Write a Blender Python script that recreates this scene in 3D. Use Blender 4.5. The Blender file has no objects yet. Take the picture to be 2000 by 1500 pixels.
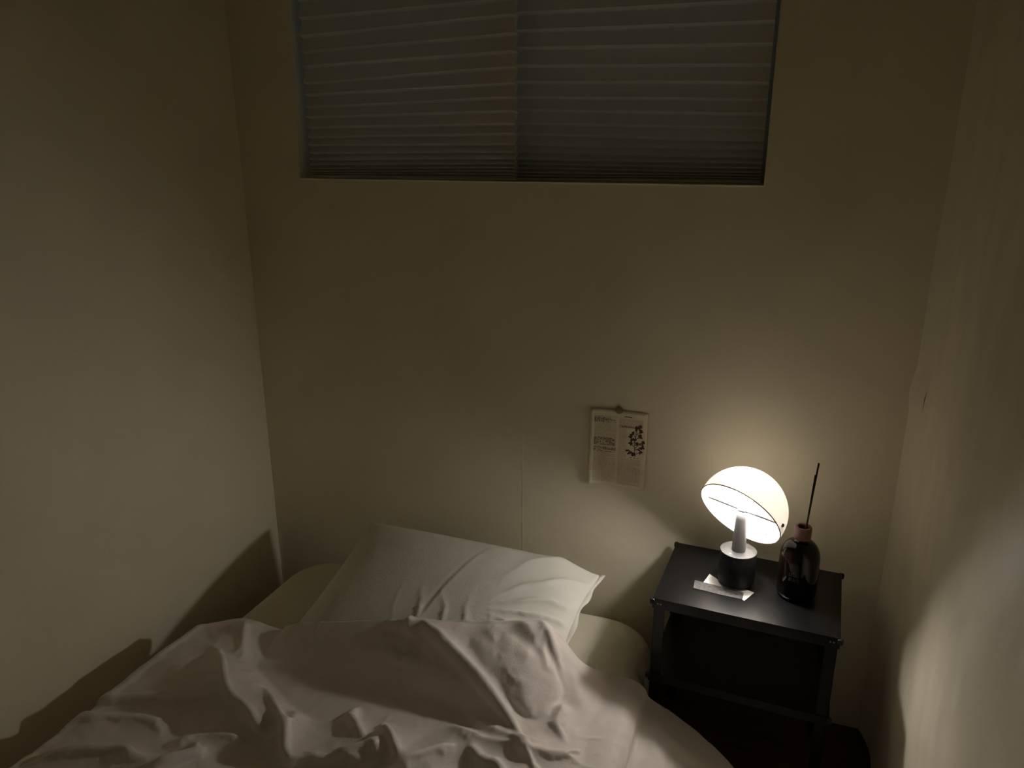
import bpy, bmesh, math, random
import numpy as np
from mathutils import Vector, Matrix
from mathutils.bvhtree import BVHTree

# ------------------------------------------------------------------ camera, sky, exposure
scene = bpy.context.scene
COL = scene.collection
R = math.radians
EYE = 1.5
cam_data = bpy.data.cameras.new('camera')
cam_data.sensor_width = 36.0
cam_data.lens = 27.0
cam_data.clip_start = 0.02
cam = bpy.data.objects.new('camera', cam_data)
COL.objects.link(cam)
cam.location = (0, 0, EYE)
cam.rotation_euler = (R(90 - 17.2), 0, R(20.1))
scene.camera = cam

world = bpy.data.worlds.new('night_sky')
scene.world = world
world.use_nodes = True
bg = world.node_tree.nodes['Background']
bg.inputs[0].default_value = (0.50, 0.66, 0.80, 1)
bg.inputs[1].default_value = 0.045

vs = scene.view_settings
vs.view_transform = 'Standard'
vs.look = 'None'
vs.gamma = 1.0
vs.use_curve_mapping = False
vs.exposure = 0.12

# many diffuse bounces: a small pale room is lit mostly by its own walls
cy = scene.cycles
cy.max_bounces = 7
cy.diffuse_bounces = 6
cy.glossy_bounces = 3
cy.transmission_bounces = 5
cy.caustics_reflective = False
cy.caustics_refractive = False
cy.use_light_tree = False
cy.use_adaptive_sampling = True
cy.adaptive_threshold = 0.06

BULB_STRENGTH = 225.0
BULB_COLOR = (1.0, 0.955, 0.88)

# ------------------------------------------------------------------ helpers
def link(o, parent=None):
    COL.objects.link(o)
    if parent is not None:
        o.parent = parent
    return o

def mesh_obj(name, verts, faces, mat=None, parent=None, smooth=False):
    me = bpy.data.meshes.new(name)
    me.from_pydata([tuple(map(float, v)) for v in verts], [], [tuple(map(int, f)) for f in faces])
    me.update()
    if smooth:
        me.polygons.foreach_set('use_smooth', [True] * len(me.polygons))
    if mat:
        me.materials.append(mat)
    return link(bpy.data.objects.new(name, me), parent)

def bm_obj(name, bm, mat=None, parent=None, smooth=False, auto=None):
    bmesh.ops.recalc_face_normals(bm, faces=bm.faces)
    me = bpy.data.meshes.new(name)
    bm.to_mesh(me)
    bm.free()
    if smooth:
        me.polygons.foreach_set('use_smooth', [True] * len(me.polygons))
    if mat:
        me.materials.append(mat)
    return link(bpy.data.objects.new(name, me), parent)

def empty(name, loc=(0, 0, 0), rz=0.0):
    o = bpy.data.objects.new(name, None)
    o.empty_display_size = 0.05
    o.location = loc
    o.rotation_euler = (0, 0, rz)
    return link(o)

def tag(o, label=None, cat=None, group=None, kind=None):
    if label: o['label'] = label
    if cat: o['category'] = cat
    if group: o['group'] = group
    if kind: o['kind'] = kind
    return o

def add_box(bm, lo, hi, bevel=0.0, seg=2):
    lo = Vector(lo); hi = Vector(hi)
    c = (lo + hi) / 2; s = hi - lo
    g = bmesh.ops.create_cube(bm, size=1.0, matrix=Matrix.Translation(c) @ Matrix.Diagonal((s.x, s.y, s.z, 1)))
    if bevel > 0:
        vs_ = set(g['verts'])
        es = [e for e in bm.edges if e.verts[0] in vs_ and e.verts[1] in vs_]
        bmesh.ops.bevel(bm, geom=es, offset=bevel, segments=seg, profile=0.5, affect='EDGES')

def box_obj(name, lo, hi, mat, parent=None, bevel=0.0, seg=2):
    bm = bmesh.new()
    add_box(bm, lo, hi, bevel, seg)
    return bm_obj(name, bm, mat, parent)

def lathe(name, prof, mat, parent=None, n=48, smooth=True, close=False):
    """prof: list of (r, z); revolved round z. r = 0 makes a pole."""
    verts, faces, rings = [], [], []
    for r, z in prof:
        if r <= 1e-7:
            rings.append([len(verts)]); verts.append((0, 0, z))
        else:
            st = len(verts)
            for k in range(n):
                a = 2 * math.pi * k / n
                verts.append((r * math.cos(a), r * math.sin(a), z))
            rings.append(list(range(st, st + n)))
    pairs = list(zip(rings[:-1], rings[1:]))
    if close: pairs.append((rings[-1], rings[0]))
    for A, B in pairs:
        if len(A) == 1 and len(B) == 1: continue
        for k in range(n):
            k2 = (k + 1) % n
            if len(A) == 1: faces.append((A[0], B[k2], B[k]))
            elif len(B) == 1: faces.append((A[k], A[k2], B[0]))
            else: faces.append((A[k], A[k2], B[k2], B[k]))
    return mesh_obj(name, verts, faces, mat, parent, smooth)

def rod(name, a, b, r, mat, parent=None, n=12, r2=None):
    a = Vector(a); b = Vector(b); d = b - a
    bm = bmesh.new()
    q = d.to_track_quat('Z', 'Y').to_matrix().to_4x4()
    bmesh.ops.create_cone(bm, cap_ends=True, segments=n, radius1=r, radius2=r if r2 is None else r2,
                          depth=d.length, matrix=Matrix.Translation((a + b) / 2) @ q)
    o = bm_obj(name, bm, mat, parent)
    for p in o.data.polygons:
        p.use_smooth = len(p.vertices) == 4
    return o

def grid_faces(nu, nv, off=0):
    i, j = np.meshgrid(np.arange(nu - 1), np.arange(nv - 1), indexing='ij')
    a = (i * nv + j).ravel() + off
    return np.stack([a, a + nv, a + nv + 1, a + 1], 1)

# value noise (numpy), used for cloth and paper relief
def _hash(ix, iy, seed):
    h = (ix.astype(np.int64) * 374761393 + iy.astype(np.int64) * 668265263 + seed * 1442695041) & 0x7fffffff
    h = ((h ^ (h >> 13)) * 1274126177) & 0x7fffffff
    return ((h ^ (h >> 16)) & 0xffff) / 65535.0

def vnoise(x, y, seed=0):
    ix = np.floor(x); iy = np.floor(y)
    fx = x - ix; fy = y - iy
    ux = fx * fx * fx * (fx * (fx * 6 - 15) + 10); uy = fy * fy * fy * (fy * (fy * 6 - 15) + 10)
    ix = ix.astype(np.int64); iy = iy.astype(np.int64)
    a = _hash(ix, iy, seed); b = _hash(ix + 1, iy, seed)
    c = _hash(ix, iy + 1, seed); d = _hash(ix + 1, iy + 1, seed)
    return (a * (1 - ux) + b * ux) * (1 - uy) + (c * (1 - ux) + d * ux) * uy * 1.0

def fbm(x, y, seed=0, octv=3):
    s = 0; a = 0.5; t = 0
    for k in range(octv):
        s = s + a * vnoise(x * 2 ** k + 17.3 * k, y * 2 ** k - 9.1 * k, seed + k); t += a; a *= 0.5
    return s / t

def sstep(a, b, x):
    t = np.clip((x - a) / (b - a), 0, 1)
    return t * t * (3 - 2 * t)

# ------------------------------------------------------------------ materials
def material(name, color, rough=0.6, var=0.0, vscale=8.0, bump=0.0, bscale=60.0, metal=0.0, stretch=(1, 1, 1),
             spec=0.5, sheen=0.0, trans=0.0, ior=1.45):
    m = bpy.data.materials.new(name)
    m.use_nodes = True
    nt = m.node_tree
    p = nt.nodes['Principled BSDF']
    p.inputs['Base Color'].default_value = (*color, 1)
    p.inputs['Roughness'].default_value = rough
    p.inputs['Metallic'].default_value = metal
    p.inputs['Specular IOR Level'].default_value = spec
    p.inputs['IOR'].default_value = ior
    if sheen: p.inputs['Sheen Weight'].default_value = sheen
    if trans: p.inputs['Transmission Weight'].default_value = trans
    tc = nt.nodes.new('ShaderNodeTexCoord')
    mp = nt.nodes.new('ShaderNodeMapping')
    mp.inputs['Scale'].default_value = stretch
    nt.links.new(tc.outputs['Object'], mp.inputs[0])
    if var:
        n = nt.nodes.new('ShaderNodeTexNoise')
        n.inputs['Scale'].default_value = vscale
        n.inputs['Detail'].default_value = 2
        nt.links.new(mp.outputs[0], n.inputs['Vector'])
        r = nt.nodes.new('ShaderNodeValToRGB')
        lo = [c * (1 - var) for c in color]; hi = [min(1, c * (1 + var)) for c in color]
        r.color_ramp.elements[0].color = (*lo, 1); r.color_ramp.elements[0].position = 0.3
        r.color_ramp.elements[1].color = (*hi, 1); r.color_ramp.elements[1].position = 0.7
        nt.links.new(n.outputs['Fac'], r.inputs[0])
        nt.links.new(r.outputs[0], p.inputs['Base Color'])
    if bump:
        n2 = nt.nodes.new('ShaderNodeTexNoise')
        n2.inputs['Scale'].default_value = bscale
        n2.inputs['Detail'].default_value = 1.5
        nt.links.new(mp.outputs[0], n2.inputs['Vector'])
        b = nt.nodes.new('ShaderNodeBump')
        b.inputs['Strength'].default_value = bump
        b.inputs['Distance'].default_value = 0.002
        nt.links.new(n2.outputs['Fac'], b.inputs['Height'])
        nt.links.new(b.outputs[0], p.inputs['Normal'])
    return m

def thin_translucent(name, color, tcolor, tmix, rough=0.5, gloss=0.03):
    m = bpy.data.materials.new(name)
    m.use_nodes = True
    nt = m.node_tree
    nt.nodes.remove(nt.nodes['Principled BSDF'])
    out = nt.nodes['Material Output']
    d = nt.nodes.new('ShaderNodeBsdfDiffuse'); d.inputs[0].default_value = (*color, 1)
    t = nt.nodes.new('ShaderNodeBsdfTranslucent'); t.inputs[0].default_value = (*tcolor, 1)
    mx = nt.nodes.new('ShaderNodeMixShader'); mx.inputs[0].default_value = tmix
    g = nt.nodes.new('ShaderNodeBsdfGlossy'); g.inputs['Roughness'].default_value = rough
    m2 = nt.nodes.new('ShaderNodeMixShader'); m2.inputs[0].default_value = gloss
    nt.links.new(d.outputs[0], mx.inputs[1]); nt.links.new(t.outputs[0], mx.inputs[2])
    nt.links.new(mx.outputs[0], m2.inputs[1]); nt.links.new(g.outputs[0], m2.inputs[2])
    nt.links.new(m2.outputs[0], out.inputs[0])
    return m

WALLC = (0.84, 0.772, 0.61)
M = {}
M['wall'] = material('cream_wallpaper', WALLC, 0.72, 0.03, 5.0, 0.35, 55.0, spec=0.25)
M['wall_r'] = material('loose_cream_wallpaper', WALLC, 0.55, 0.05, 9.0, 0.45, 13.0, stretch=(1, 1.2, 0.6), spec=0.3)
M['ceil'] = material('ceiling_paper', (0.66, 0.60, 0.48), 0.8, 0.03, 4.0, 0.2, 40.0)
M['floor'] = material('dark_brown_floor', (0.075, 0.045, 0.03), 0.5, 0.25, 6.0, 0.2, 30.0, stretch=(1, 8, 1))
M['win_frame'] = material('white_window_frame', (0.62, 0.6, 0.55), 0.45, 0.03, 10)
M['blind'] = thin_translucent('pleated_paper', (0.85, 0.83, 0.74), (0.76, 0.80, 0.76), 0.22, 0.6, 0.02)
M['rail'] = material('blind_rail', (0.55, 0.52, 0.44), 0.5, 0.03, 10)
M['sheet'] = material('fitted_sheet_cotton', (0.74, 0.70, 0.57), 0.85, 0.03, 14.0, 0.25, 180.0, spec=0.2)
M['duvet'] = material('duvet_cotton', (0.79, 0.72, 0.68), 0.6, 0.03, 10.0, 0.22, 230.0, spec=0.35)
M['pillow'] = material('pillow_cotton', (0.81, 0.79, 0.73), 0.62, 0.03, 10.0, 0.22, 230.0, spec=0.35)
M['black_metal'] = material('black_powder_coat', (0.004, 0.004, 0.0044), 0.33, 0.15, 30.0, 0.12, 600.0, spec=0.45)
M['bolt'] = material('bolt_steel', (0.30, 0.30, 0.30), 0.35, 0.05, 60.0, metal=0.8)
M['cap'] = material('black_plastic_cap', (0.015, 0.015, 0.016), 0.5, 0.1, 60.0)
M['lamp_black'] = material('lamp_base_black', (0.010, 0.011, 0.014), 0.6, 0.1, 40.0, 0.2, 500.0, spec=0.4)
M['silver'] = material('satin_grey_metal', (0.16, 0.16, 0.165), 0.42, 0.04, 40.0, metal=0.35)
M['shade'] = thin_translucent('opal_cream_shade', (0.55, 0.52, 0.48), (0.95, 0.88, 0.78), 0.062, 0.35, 0.03)
M['rodm'] = material('grey_metal_rod', (0.012, 0.013, 0.015), 0.45, 0.03, 40.0)
M['plate'] = material('dark_satin_plate', (0.045, 0.045, 0.046), 0.4, 0.04, 40.0)
M['screw'] = material('brown_screw', (0.16, 0.13, 0.10), 0.4, 0.1, 90.0, metal=0.5)
M['collar'] = material('pinkish_wood_collar', (0.20, 0.105, 0.088), 0.55, 0.12, 60.0, 0.2, 200.0)
M['reed'] = material('black_reed', (0.012, 0.012, 0.01), 0.7, 0.2, 120.0)
M['mark'] = material('grey_print', (0.10, 0.10, 0.095), 0.6, 0.1, 200.0)
M['paper_white'] = material('white_paper', (0.80, 0.80, 0.78), 0.7, 0.04, 60.0, 0.2, 300.0)
M['tape'] = material('mottled_grey_strip', (0.105, 0.10, 0.10), 0.4, 0.45, 120.0, 0.3, 200.0)
M['page'] = material('aged_paper', (0.90, 0.80, 0.62), 0.85, 0.06, 30.0, 0.2, 300.0)
M['ink'] = material('brown_ink', (0.60, 0.51, 0.37), 0.9, 0.2, 200.0)
M['ink_dark'] = material('dark_brown_ink', (0.10, 0.065, 0.045), 0.9, 0.2, 200.0)
M['sticker'] = material('olive_sticker', (0.26, 0.21, 0.12), 0.8, 0.15, 150.0)

def glass_mat(name, color, rough=0.02, trans=1.0, ior=1.5):
    m = material(name, color, rough, 0.04, 30.0, trans=trans, ior=ior)
    return m
M['bottle'] = glass_mat('dark_brown_glass', (0.006, 0.003, 0.002), 0.06, 0.06, 1.42)
M['bottle'].node_tree.nodes['Principled BSDF'].inputs['Coat Weight'].default_value = 0.1
def pane_mat():
    m = bpy.data.materials.new('window_glass')
    m.use_nodes = True
    nt = m.node_tree
    nt.nodes.remove(nt.nodes['Principled BSDF'])
    t = nt.nodes.new('ShaderNodeBsdfTransparent'); t.inputs[0].default_value = (0.93, 0.96, 0.95, 1)
    g = nt.nodes.new('ShaderNodeBsdfGlossy'); g.inputs['Roughness'].default_value = 0.03
    mx = nt.nodes.new('ShaderNodeMixShader'); mx.inputs[0].default_value = 0.06
    nt.links.new(t.outputs[0], mx.inputs[1]); nt.links.new(g.outputs[0], mx.inputs[2])
    nt.links.new(mx.outputs[0], nt.nodes['Material Output'].inputs[0])
    return m
M['pane'] = pane_mat()

def bulb_material():
    m = bpy.data.materials.new('lit_bulb')
    m.use_nodes = True
    nt = m.node_tree
    nt.nodes.remove(nt.nodes['Principled BSDF'])
    e = nt.nodes.new('ShaderNodeEmission')
    e.inputs[0].default_value = (*BULB_COLOR, 1)
    e.inputs[1].default_value = BULB_STRENGTH
    nt.links.new(e.outputs[0], nt.nodes['Material Output'].inputs[0])
    return m
M['bulb'] = bulb_material()

# ------------------------------------------------------------------ room shell
XL, XR, YB, YF, ZC = -1.547, 0.312, 1.921, -1.35, 2.32
WX0, WX1, WZ0, WZ1 = -1.345, -0.083, 1.413, 2.08     # window opening
T = 0.16

def wall_back():
    bm = bmesh.new()
    # face grid with the opening left out, plus the reveal
    xs = [XL - 0.1] + list(np.linspace(XL, WX0, 4)) + list(np.linspace(WX0, WX1, 12))[1:] + list(np.linspace(WX1, XR + 0.1, 10))[1:]
    zs = list(np.linspace(0, WZ0, 26)) + list(np.linspace(WZ0, WZ1, 6))[1:] + [ZC + 0.02]
    X, Z = np.meshgrid(xs, zs, indexing='ij')
    # paper is not quite flat: faint hollows of a millimetre or two on the right half
    relief = (fbm(X * 3.1, Z * 2.3, 5) - 0.5) * 0.006 * sstep(-0.5, 0.1, X)
    vv = [[bm.verts.new((X[i, j], YB + relief[i, j], Z[i, j])) for j in range(len(zs))] for i in range(len(xs))]
    for i in range(len(xs) - 1):
        for j in range(len(zs) - 1):
            cx = (xs[i] + xs[i + 1]) / 2; cz = (zs[j] + zs[j + 1]) / 2
            if WX0 < cx < WX1 and WZ0 < cz < WZ1: continue
            bm.faces.new((vv[i][j], vv[i + 1][j], vv[i + 1][j + 1], vv[i][j + 1]))
    # reveal
    for e in [e for e in bm.edges if len(e.link_faces) == 1]:
        a, b = e.verts
        m_ = (a.co + b.co) / 2
        if WX0 - 1e-4 <= m_.x <= WX1 + 1e-4 and WZ0 - 1e-4 <= m_.z <= WZ1 + 1e-4 and 0.1 < m_.z < ZC - 0.05:
            a2 = bm.verts.new((a.co.x, YB + T, a.co.z)); b2 = bm.verts.new((b.co.x, YB + T, b.co.z))
            bm.faces.new((a, b, b2, a2))
    bmesh.ops.remove_doubles(bm, verts=bm.verts, dist=1e-5)
    # rounded papered arris round the opening
    es = [e for e in bm.edges if len(e.link_faces) == 2 and abs(e.link_faces[0].normal.dot(e.link_faces[1].normal)) < 0.3
          and all(abs(v.co.y - YB) < 0.02 for v in e.verts)]
    bm.normal_update()
    es = [e for e in bm.edges if len(e.link_faces) == 2 and abs(e.link_faces[0].normal.dot(e.link_faces[1].normal)) < 0.3
          and all(abs(v.co.y - YB) < 0.02 for v in e.verts)]
    bmesh.ops.bevel(bm, geom=es, offset=0.005, segments=3, profile=0.5, affect='EDGES')
    return bm_obj('wall_back', bm, M['wall'])

wb = tag(wall_back(), 'cream papered back wall holding the high window', kind='structure')
# wallpaper joint: a hairline overlap of two drops under the window
tag(box_obj('paper_joint', (-0.6705, YB - 0.0006, 0.30), (-0.669, YB + 0.001, WZ0 - 0.004), M['wall'], wb))

# left wall, ceiling, front wall, floor
tag(box_obj('wall_left', (XL - 0.08, YF, 0), (XL, YB + 0.02, ZC), M['wall']), 'cream papered wall on the left', kind='structure')
tag(box_obj('ceiling', (XL - 0.08, YF, ZC), (XR + 0.12, YB + 0.02, ZC + 0.06), M['ceil']), 'pale papered ceiling', kind='structure')
tag(box_obj('wall_front', (XL - 0.08, YF - 0.08, 0), (XR + 0.12, YF, ZC), M['wall']), 'cream papered wall behind the viewer', kind='structure')
tag(box_obj('floor', (XL - 0.08, YF, -0.06), (XR + 0.12, YB + 0.06, 0.0), M['floor']), 'dark brown floor', kind='structure')

def wall_right():
    ny, nz = 200, 170
    y = np.concatenate([np.linspace(YF, 0.6, 20), np.linspace(0.6, YB + 0.005, ny - 19)[1:]])
    z = np.linspace(0, ZC, nz)
    Y, Z = np.meshgrid(y, z, indexing='ij')
    near = sstep(0.7, 1.2, Y)
    # paper hangs loose: broad vertical swells, and it rounds the corner instead of meeting it square
    bulge = (fbm(Y * 4.2 + 3, Z * 1.1, 11) - 0.5) * 0.022 * near
    bulge += (fbm(Y * 9 + 1.7 * Z, Z * 4.5, 23) - 0.5) * 0.004 * near
    corner_r = 0.035 + 0.020 * fbm(Z * 2.6, Z * 0 + 0.5, 31) + 0.075 * sstep(1.02, 0.86, Z)
    c = np.clip((Y - (YB - corner_r)) / corner_r, 0, 1)
    X = XR + bulge * (1 - c) - np.minimum(0.5 * corner_r, 0.024) * (0.7 * c ** 2 + 0.3 * (1 - np.sqrt(np.clip(1 - c * c, 0, 1))))
    # pinched fold near 0.95 m
    k = np.exp(-((Z - 0.945 - 0.3 * (Y - 1.88)) / 0.035) ** 2) * np.exp(-((Y - 1.90) / 0.04) ** 2)
    X = X - 0.008 * k
    V = np.stack([X, Y, Z], -1).reshape(-1, 3)
    return mesh_obj('wall_right', V, grid_faces(ny, nz), M['wall_r'], None, True)
wr = tag(wall_right(), 'loosely papered cream wall on the right', kind='structure')
tear = mesh_obj('paper_tear', [(0.304, 1.840, 0.93), (0.3035, 1.836, 0.965), (0.306, 1.834, 0.985), (0.305, 1.838, 0.96)],
                [(0, 1, 2, 3)], M['collar'], wr)

# ------------------------------------------------------------------ window and blinds
win = tag(empty('window_1', ((WX0 + WX1) / 2, YB + 0.13, WZ0)), 'window in the back wall behind the pleated blinds', kind='structure')
def wbox(name, lo, hi, mat, bevel=0.003):
    ox, oy, oz = win.location
    return box_obj(name, (lo[0] - ox, lo[1] - oy, lo[2] - oz), (hi[0] - ox, hi[1] - oy, hi[2] - oz), mat, win, bevel)
y0, y1 = YB + 0.11, YB + 0.15
wbox('frame_rail', (WX0, y0, WZ0), (WX1, y1, WZ0 + 0.05), M['win_frame'])
wbox('frame_rail', (WX0, y0, WZ1 - 0.05), (WX1, y1, WZ1), M['win_frame'])
wbox('frame_stile', (WX0, y0, WZ0 + 0.05), (WX0 + 0.05, y1, WZ1 - 0.05), M['win_frame'])
wbox('frame_stile', (WX1 - 0.05, y0, WZ0 + 0.05), (WX1, y1, WZ1 - 0.05), M['win_frame'])
xm = (WX0 + WX1) / 2
wbox('mullion', (xm - 0.03, y0, WZ0 + 0.05), (xm + 0.03, y1, WZ1 - 0.05), M['win_frame'])
wbox('pane', (WX0 + 0.05, y0 + 0.017, WZ0 + 0.05), (xm - 0.03, y0 + 0.022, WZ1 - 0.05), M['pane'], 0)
wbox('pane', (xm + 0.03, y0 + 0.017, WZ0 + 0.05), (WX1 - 0.05, y0 + 0.022, WZ1 - 0.05), M['pane'], 0)

def blind(x0, x1, yc, depth, rows, label, seed, curl):
    """rows: crest heights (left end, right end), top to bottom; the sheet folds back between crests."""
    rnd = random.Random(seed)
    root = empty('pleated_blind', ((x0 + x1) / 2, yc, WZ0 + 0.002))
    ox, oy, oz = root.location
    nx = 42
    xs = np.linspace(x0, x1, nx)
    u = (xs - x0) / (x1 - x0)
    # extend the crests above the frame up to the head of the opening
    rows = list(rows)
    while rows[0][0] < WZ1 - 0.075 and rows[0][1] < WZ1 - 0.075:
        d0 = 0.043 + 0.002 * rnd.random()
        rows.insert(0, (rows[0][0] + d0, rows[0][1] + d0))
    prof = []
    for k, (a, b) in enumerate(rows):
        za = a + (b - a) * u
        if k == 0:
            prof.append((za + 0.02, np.full(nx, depth)))
        sag = 0.0012 * np.sin(u * math.pi * (1.3 + rnd.random())) * (rnd.random() - 0.5) * 2
        crest = za + sag
        # folded edge, then a short under-lip running back and a long face coming forward to the next edge
        prof.append((crest + 0.0006, np.full(nx, 0.0008)))
        prof.append((crest - 0.0006, np.full(nx, 0.0)))
        if k + 1 < len(rows):
            a2, b2 = rows[k + 1]
            gap = np.maximum(crest - (a2 + (b2 - a2) * u), 0.003)
            lip = np.minimum(0.0068, 0.34 * gap)
            dd = depth * np.interp(gap, [0.006, 0.03, 0.045], [0.85, 0.70, 0.60])
            prof.append((crest - 0.0006 - lip, dd))
    verts = []
    n = len(prof)
    for zz, dy in prof:
        bow = 0.0015 * np.sin(3 * u + zz * 9)
        # the free end of the sheet curls forward a little
        cu = curl * np.clip((u - 0.965) / 0.035, 0, 1) ** 2
        for i in range(nx):
            verts.append((xs[i] - ox - (0.004 * (dy[i] < 0.002) * (u[i] > 0.99) if curl else 0), yc + dy[i] + bow[i] - cu[i] * 0.006 * (dy[i] > 0.002) - oy, zz[i] - oz - 0.003 * cu[i] * (dy[i] < 0.002)))
    mesh_obj('pleated_sheet', verts, grid_faces(n, nx), M['blind'], root)
    box_obj('head_rail', (x0 - ox, -0.004, WZ1 - 0.035 - oz), (x1 - ox, depth + 0.006, WZ1 - oz - 0.001), M['rail'], root, 0.002)
    box_obj('bottom_strip', (x0 - ox, 0.0, 0.0), (x1 - ox, depth * 0.9, 0.006), M['rail'], root, 0.0015)
    return tag(root, label, 'blind', 'pleated window blinds')

LROWS = [(1.833, 1.846), (1.789, 1.811), (1.748, 1.770), (1.712, 1.729), (1.669, 1.692), (1.639, 1.654), (1.608, 1.620),
         (1.580, 1.5885), (1.5525, 1.558), (1.526, 1.534), (1.505, 1.5085), (1.483, 1.489), (1.466, 1.471), (1.450, 1.458),
         (1.4395, 1.4475), (1.432, 1.439), (1.4255, 1.431), (1.4205, 1.424)]
RROWS = [(1.821, 1.815), (1.780, 1.772), (1.741, 1.725), (1.6995, 1.681), (1.662, 1.643), (1.625, 1.606), (1.5945, 1.574),
         (1.562, 1.544), (1.535, 1.516), (1.510, 1.495), (1.487, 1.477), (1.469, 1.461), (1.456, 1.450), (1.445, 1.441),
         (1.4345, 1.4335), (1.4265, 1.4275), (1.4205, 1.422)]
blind(-1.322, -0.695, 1.935, 0.026, LROWS, 'pleated paper blind over the left half of the window, its edge overlapping', 3, 1.0)
blind(-0.735, -0.0945, 1.976, 0.026, RROWS, 'pleated paper blind over the right half of the window, tucked behind', 8, 0.0)

# ------------------------------------------------------------------ mattress
def mattress():
    x0, x1, y0, y1, z0, z1 = -1.375, -0.245, -0.10, 1.865, 0.0, 0.245
    nu, nv = 160, 22
    cx, cy = (x0 + x1) / 2, (y0 + y1) / 2
    hx, hy = (x1 - x0) / 2, (y1 - y0) / 2
    rc = 0.13
    def outline(inset):
        pts = []
        r = max(rc - inset * 0.6, 0.02)
        ax, ay = hx - inset, hy - inset
        corners = [(ax - r, ay - r, 0), (-(ax - r), ay - r, 90), (-(ax - r), -(ay - r), 180), (ax - r, -(ay - r), 270)]
        for qx, qy, a0 in corners:
            for k in range(13):
                a = R(a0 + 90 * k / 12)
                pts.append((cx + qx + r * math.cos(a), cy + qy + r * math.sin(a)))
        return pts
    re = 0.055
    rings = [(0.02, z0), (0.006, z0 + 0.012), (0.0, z0 + 0.04), (-0.004, (z0 + z1) / 2)]
    for k in range(0, 9):
        a = R(90 * k / 8)
        rings.append((re * (1 - math.cos(a)), z1 - re + re * math.sin(a)))
    for ins in (0.09, 0.15, 0.25, 0.38, 0.5):
        rings.append((ins, z1 + 0.006 * (ins / 0.5)))
    verts, faces = [], []
    n = 52
    for ins, z in rings:
        for (x, y) in outline(ins):
            verts.append((x, y, z))
    for j in range(len(rings) - 1):
        for i in range(n):
            i2 = (i + 1) % n
            faces.append((j * n + i, j * n + i2, (j + 1) * n + i2, (j + 1) * n + i))
    faces.append(tuple(range(n - 1, -1, -1)))
    faces.append(tuple((len(rings) - 1) * n + i for i in range(n)))
    o = mesh_obj('mattress', verts, faces, M['sheet'], None, True)
    return o
mat_o = tag(mattress(), 'low mattress under a plain off-white fitted sheet, head end at the wall', 'mattress')

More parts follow.
